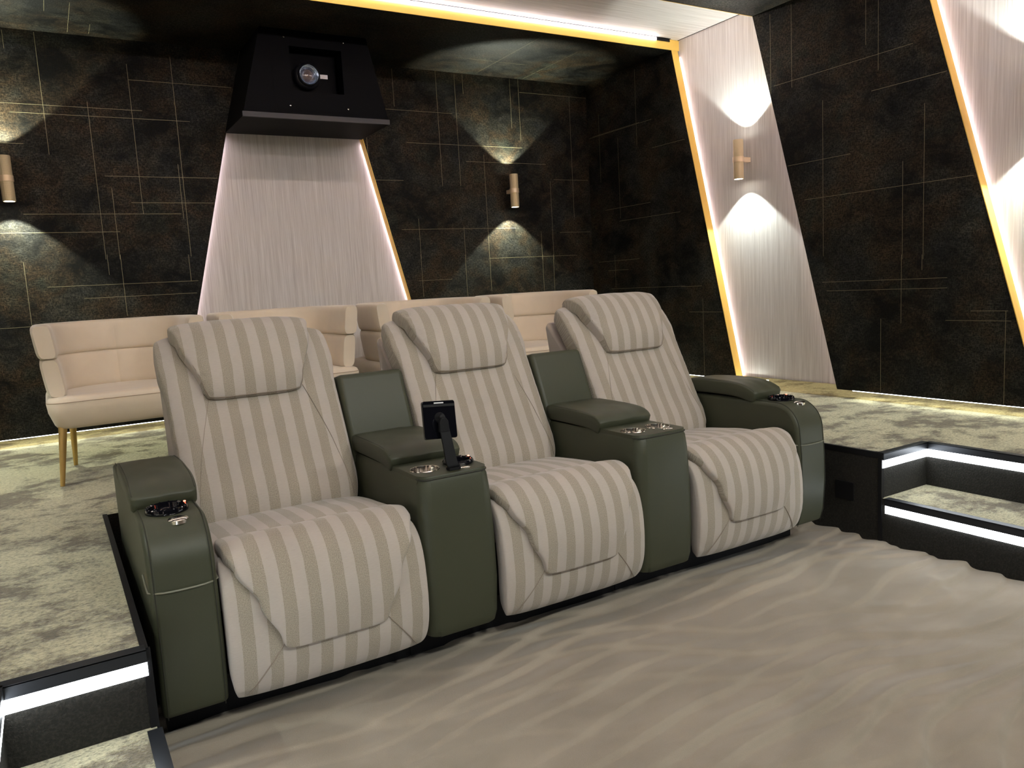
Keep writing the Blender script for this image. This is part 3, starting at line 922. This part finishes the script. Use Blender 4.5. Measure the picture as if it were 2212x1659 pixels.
# ------------------------------------------------------------------ cream velvet armchairs
def make_armchair(x, y, label):
    """front middle of the seat at (x, y)"""
    root = empty('armchair', (x, y, ZP))
    tag(root, label, 'armchair', 'cream velvet armchairs along the back wall')
    W = .335
    # seat block
    mb = MB(); rows = []
    for (z, ins) in ((.252, .034), (.256, .020), (.27, .012), (.33, .003), (.372, .0), (.388, .006), (.395, .018), (.397, .04)):
        o = rrect(-W + ins, W - ins, ins + .0 + (.35 * max(0, .33 - z) if z < .33 else 0), .60 - ins, .06, 8)
        rows.append([(px * (1 - .05 * max(0, (.34 - z) / .09)), py, z + (.010 * (1 - (px / W) ** 2) if z > .38 else 0)) for px, py in o])
    mb.grid(rows, close_u=True)
    b = len(mb.v); mb.v += [tuple(p) for p in rows[-1]] + [tuple(p) for p in rows[0]]
    n = len(rows[0]); mb.face(range(b, b + n)); mb.face(range(b + 2 * n - 1, b + n - 1, -1))
    st = mb.build('seat', VEL, root, angle=50)
    mb = MB(); o = rrect(-W + .001, W - .001, -.0005, .60, .06, 8, (1, 1, 0, 0))
    mb.tube([(px, py, .376) for px, py in o[:18]], .0016, 6); mb.build('seam', simple('sand_thread', (.36, .27, .19), .8) if 'sand_thread' not in bpy.data.materials else bpy.data.materials['sand_thread'], st)
    # wrap-round back in two padded bands

    def band(name, z0, z1, th, yf, lean0, lean1, wb):
        path = []
        hw, yb, r = W + wb - th / 2, .60 - th / 2, .262
        for i in range(9): path.append((-hw, yf + (yb - r - yf) * i / 8))
        for i in range(1, 13):
            a = PI - .5 * PI * i / 12; path.append((-hw + r + r * math.cos(a), yb - r + r * math.sin(a)))
        for i in range(1, 12): path.append((-hw + r + (2 * hw - 2 * r) * i / 12, yb + .010 * math.sin(PI * i / 12) ** 2))
        for i in range(0, 12):
            a = .5 * PI - .5 * PI * i / 12; path.append((hw - r + r * math.cos(a), yb - r + r * math.sin(a)))
        for i in range(9): path.append((hw, yb - r - (yb - r - yf) * i / 8))
        rows = []; N = len(path); cum = [0]
        for i in range(1, N): cum.append(cum[-1] + math.hypot(path[i][0] - path[i - 1][0], path[i][1] - path[i - 1][1]))
        L = cum[-1]; zc, hz = (z0 + z1) / 2, (z1 - z0) / 2
        for i, (px, py) in enumerate(path):
            q0, q1 = path[max(i - 1, 0)], path[min(i + 1, N - 1)]
            tx, ty = q1[0] - q0[0], q1[1] - q0[1]; l_ = math.hypot(tx, ty); nx, ny = -ty / l_, tx / l_     # outward normal
            d = min(cum[i], L - cum[i]); sc_ = 1 if d > .045 else math.sqrt(max(.02, 1 - (1 - d / .045) ** 2)) * .28 + .72
            ring = []
            for k in range(28):
                a = 2 * PI * k / 28
                ca, sa = math.cos(a), math.sin(a)
                ex = math.copysign(abs(ca) ** .5, ca) * th / 2 * sc_; ez = math.copysign(abs(sa) ** .38, sa) * hz * (1 - (1 - sc_) * .35)
                ln = lean0 + (lean1 - lean0) * (ez / hz + 1) / 2
                ring.append((px + nx * (ex + ln), py + ny * (ex + ln), zc + ez))
            rows.append(ring)
        m_ = MB(); m_.grid(rows, close_u=True)
        b = len(m_.v); m_.v += [tuple(p) for p in rows[0]] + [tuple(p) for p in rows[-1]]
        m_.face(range(b, b + 28)); m_.face(range(b + 55, b + 27, -1))
        return m_.build(name, VEL, root, angle=60)
    band('lower_backrest', .392, .572, .082, .052, -.018, .004, .006)
    band('upper_backrest', .566, .722, .086, .036, .004, .022, .006)
    for sx in (-1, 1):
        for fy in (0, 1):
            top = Vector((sx * (.282 if fy == 0 else .235), .075 if fy == 0 else .50, .262)); bot = Vector((sx * (.312 if fy == 0 else .245), .048 if fy == 0 else .545, 0))
            m_ = MB(); pth = [top.lerp(bot, i / 6) for i in range(7)]
            m_.tube(pth, .01, 14, rs=[.0185 - .009 * i / 6 for i in range(7)]); m_.build('leg', LEGG, root)
    return root


for x, lab in ((.153, 'cream velvet armchair at the left end of the back row, brass legs showing'),
               (.924, 'cream velvet armchair right of the leftmost one, partly behind the nearest recliner headrest'),
               (1.730, 'cream velvet armchair directly behind the middle recliner headrest'),
               (2.508, 'cream velvet armchair behind the right-hand recliner, near the corner')):
    make_armchair(x, 1.845, lab)


# ------------------------------------------------------------------ projector box and projector
hb = empty('projector_enclosure', (0, 0, 0))
tag(hb, 'black tapered projector enclosure hung on the back wall below the ceiling', 'projector box')
FY, ZB0 = 2.705, 2.214
xl0, xr0, xl1, xr1 = .972, 1.884, 1.112, 1.765
op = (1.272, 1.600, 2.372, 2.637)
XB = lambda z: (xl0 + (xl1 - xl0) * (z - ZB0) / (ZC - ZB0), xr0 + (xr1 - xr0) * (z - ZB0) / (ZC - ZB0))
vs, fs = fill_with_holes([(XB(ZB0 + .028)[0], ZB0 + .028), (XB(ZB0 + .028)[1], ZB0 + .028), (xr1, ZC), (xl1, ZC)], [[(op[0], op[2]), (op[1], op[2]), (op[1], op[3]), (op[0], op[3])]])
mb = MB(); b = 0; mb.v += [(x, FY, z) for x, z in vs]
for f_ in fs: mb.face(f_)
for (a, c) in (((op[0], op[2]), (op[1], op[2])), ((op[1], op[2]), (op[1], op[3])), ((op[1], op[3]), (op[0], op[3])), ((op[0], op[3]), (op[0], op[2]))):
    mb.poly([(a[0], FY, a[1]), (c[0], FY, c[1]), (c[0], FY + .10, c[1]), (a[0], FY + .10, a[1])])
mb.build('front_panel', BLACKS, hb, smooth=False)
mb = MB()
mb.poly([(xl0, FY, ZB0), (xl0, YB, ZB0), (xl1, YB, ZC), (xl1, FY, ZC)], [(FY, ZB0), (YB, ZB0), (YB, ZC), (FY, ZC)])
mb.poly([(xr0, FY, ZB0), (xr0, YB, ZB0), (xr1, YB, ZC), (xr1, FY, ZC)], [(FY, ZB0), (YB, ZB0), (YB, ZC), (FY, ZC)])
mb.poly([(xl0, FY, ZB0), (xr0, FY, ZB0), (xr0, YB, ZB0), (xl0, YB, ZB0)], [(xl0, FY), (xr0, FY), (xr0, YB), (xl0, YB)])
mb.poly([(xl0 + .10, FY + .4, ZB0 + .05), (xr0 - .10, FY + .4, ZB0 + .05), (xr1 - .02, FY + .4, ZC), (xl1 + .02, FY + .4, ZC)])
mb.build('casing', CASE, hb, smooth=False)
mb = MB(); mb.box(xl0 + .0, xr0 - .0, FY - .004, FY + .012, ZB0 - .001, ZB0 + .028); mb.build('bottom_edge', GREYE, hb, smooth=False)
vs, fs = fill_with_holes([(1.165, 2.262), (1.700, 2.262), (1.700, 2.715), (1.165, 2.715)], [[(op[0] + .004, op[2] + .004), (op[1] - .004, op[2] + .004), (op[1] - .004, op[3] - .004), (op[0] + .004, op[3] - .004)]])
mb = MB(); mb.v += [(x, FY - .003, z) for x, z in vs]
for f_ in fs: mb.face(f_)
mb.build('glass_surround', BLACKS, hb, smooth=False)
for (x, z) in ((1.249, 2.681), (1.614, 2.683), (1.256, 2.289), (1.615, 2.290)):
    mb = MB(); mb.lathe([(.0045, 0), (.0042, -.002), (.001, -.003)], (x, FY - .003, z), 'Y', 12); mb.build('screw', STEEL, hb)

pj = empty('projector', (0, 0, 0))
tag(pj, 'black projector with a round glass lens inside the tapered enclosure', 'projector')
mb = MB(); mb.box(1.285, 1.588, FY + .085, FY + .36, 2.385, 2.625); mb.build('body', BLACKS, pj, bevel=.01)
LX, LZ = 1.392, 2.484
mb = MB(); mb.lathe([(.080, .088), (.080, .055), (.074, .045), (.066, .040), (.064, .020), (.060, .016), (.057, .020)], (LX, FY, LZ), 'Y', 48); lens = mb.build('lens_barrel', simple('satin_barrel', (.010, .010, .012), .3), pj)
mb = MB(); mb.lathe([(.0575, .018), (.052, .020), (.043, .034), (.037, .042)], (LX, FY, LZ), 'Y', 48); mb.build('lens_ring', simple('blue_grey_anodised', (.34, .42, .55), .22, .8), lens)
mb = MB(); mb.lathe([(.037, .044), (.030, .036), (.018, .030), (.001, .028)], (LX, FY, LZ), 'Y', 40); mb.build('lens_glass', simple('coated_glass', (.10, .075, .07), .03, .0, Coat_Weight=1.0), lens)
mb = MB(); mb.box(1.475, 1.525, FY + .074, FY + .09, 2.480, 2.505); mb.build('projector_handle', simple('grey_handle', (.40, .39, .40), .4, .3), pj, smooth=False)  # silver handle of the projector, simplified to a box


# ------------------------------------------------------------------ up-down wall sconces
def make_sconce(loc, rz, label, off=.10, power=16.0, col=(.90, 1.0, .93)):
    """loc: point on the wall; local -Y points into the room"""
    root = empty('wall_sconce', loc, rz)
    tag(root, label, 'wall lamp', 'up-down wall sconces')
    h, r = .124, .0325
    for s_ in (1, -1):
        mb = MB(); mb.lathe([(r, .014 * s_), (r, (h - .003) * s_), (r - .0015, h * s_), (r - .005, h * s_), (r - .006, (h - .004) * s_)], (0, -off, 0), 'Z', 36)
        mb.build('lamp_tube', SCON, root, angle=50)
        mb = MB(); mb.lathe([(r - .005, (h - .002) * s_), (.001, (h - .0015) * s_)], (0, -off, 0), 'Z', 36)
        mb.build('lens', LEDSC, root)
        ld = bpy.data.lights.new('sconce_light', 'SPOT'); ld.energy = power; ld.spot_size = math.radians(99); ld.spot_blend = .20; ld.shadow_soft_size = .010
        ld.color = col
        lo = bpy.data.objects.new('sconce_light', ld); COL.objects.link(lo); lo.parent = root
        lo.location = (0, -off, (h + .003) * s_); lo.rotation_euler = (0 if s_ < 0 else PI, 0, 0)
    mb = MB(); mb.lathe([(r - .002, -.016), (r + .003, -.016), (r + .003, .016), (r - .002, .016)], (0, -off, 0), 'Z', 36)
    mb.build('collar', SCONP, root, angle=50)
    mb = MB(); mb.box(-.013, .013, -off + r - .004, 0, -.015, .015); mb.build('bracket', SCONP, root, bevel=.003)
    return root


make_sconce((3.046, YB, 1.868), 0, 'champagne up-down wall lamp on the dark back wall right of the bay', power=34, col=(.94, 1.0, .82))
make_sconce((-.238, YB, 1.893), 0, 'champagne up-down wall lamp at the left edge of the back wall', power=34, col=(.94, 1.0, .82))
make_sconce((XR + REC, 1.580, 1.875), -PI / 2, 'champagne up-down wall lamp on the pale slanted band of the right wall', power=14)
make_sconce((XR + REC, -.200, 1.875), -PI / 2, 'champagne up-down wall lamp on the pale band further forward on the right wall')
make_sconce((XL - REC, 1.580, 1.875), PI / 2, 'champagne up-down wall lamp on the rear pale band of the left wall')
make_sconce((XL - REC, -.200, 1.875), PI / 2, 'champagne up-down wall lamp on the front pale band of the left wall')

# ------------------------------------------------------------------ unseen spots added as front fill for the recliners
def make_fill_spot(x, y, power, size=.3, col=(.97, 1.0, .93), z=ZC):
    root = empty('front_fill_spot', (x, y, z))
    tag(root, 'unseen added downlight over the front carpet', 'added fill light', 'added fill spots in the front of the room')
    mb = MB(); mb.lathe([(.060, 0), (.060, -.004), (.050, -.006), (.045, -.002), (.045, .001)], (0, 0, 0), 'Z', 32); mb.build('fill_ring', BLACK, root)
    ld = bpy.data.lights.new('fill_spot', 'SPOT'); ld.spot_size = math.radians(74); ld.spot_blend = .8; ld.shadow_soft_size = size / 2; ld.energy = power; ld.color = col
    lo = bpy.data.objects.new('fill_spot', ld); COL.objects.link(lo); lo.parent = root; lo.location = (0, 0, -.02)
    d = Vector((x * .75 + .34, .15, .42)) - Vector((x, y, z)); lo.rotation_euler = d.to_track_quat('-Z', 'Y').to_euler()


for x in (.2, 1.37, 2.55):
    make_fill_spot(x, -3.0, 84)

# ------------------------------------------------------------------ world, camera, colour management
w = bpy.data.worlds.new('World'); sc.world = w; w.use_nodes = True
w.node_tree.nodes['Background'].inputs[0].default_value = (.02, .02, .022, 1)
M = Matrix(((0.8555728333602863, 0.11339950968383972, -0.5051095703105579), (-0.5146189883707849, 0.08031516419706905, -0.8536490913766779), (-0.0562354303271671, 0.9902979478941994, 0.12707301354912362)))
cd = bpy.data.cameras.new('camera'); cam = bpy.data.objects.new('camera', cd); COL.objects.link(cam)
cam.matrix_world = Matrix.Translation((-0.13962915, -2.06351189, 1.15661594)) @ M.to_4x4()
cd.sensor_width = 36; cd.lens = 1674.690093 / 2212 * 36; cd.clip_start = .02; cd.clip_end = 60
sc.camera = cam
sc.view_settings.view_transform = 'Standard'; sc.view_settings.look = 'None'
sc.view_settings.exposure = 1.12; sc.view_settings.gamma = 1.0
try: sc.view_settings.use_curve_mapping = False
except Exception: pass
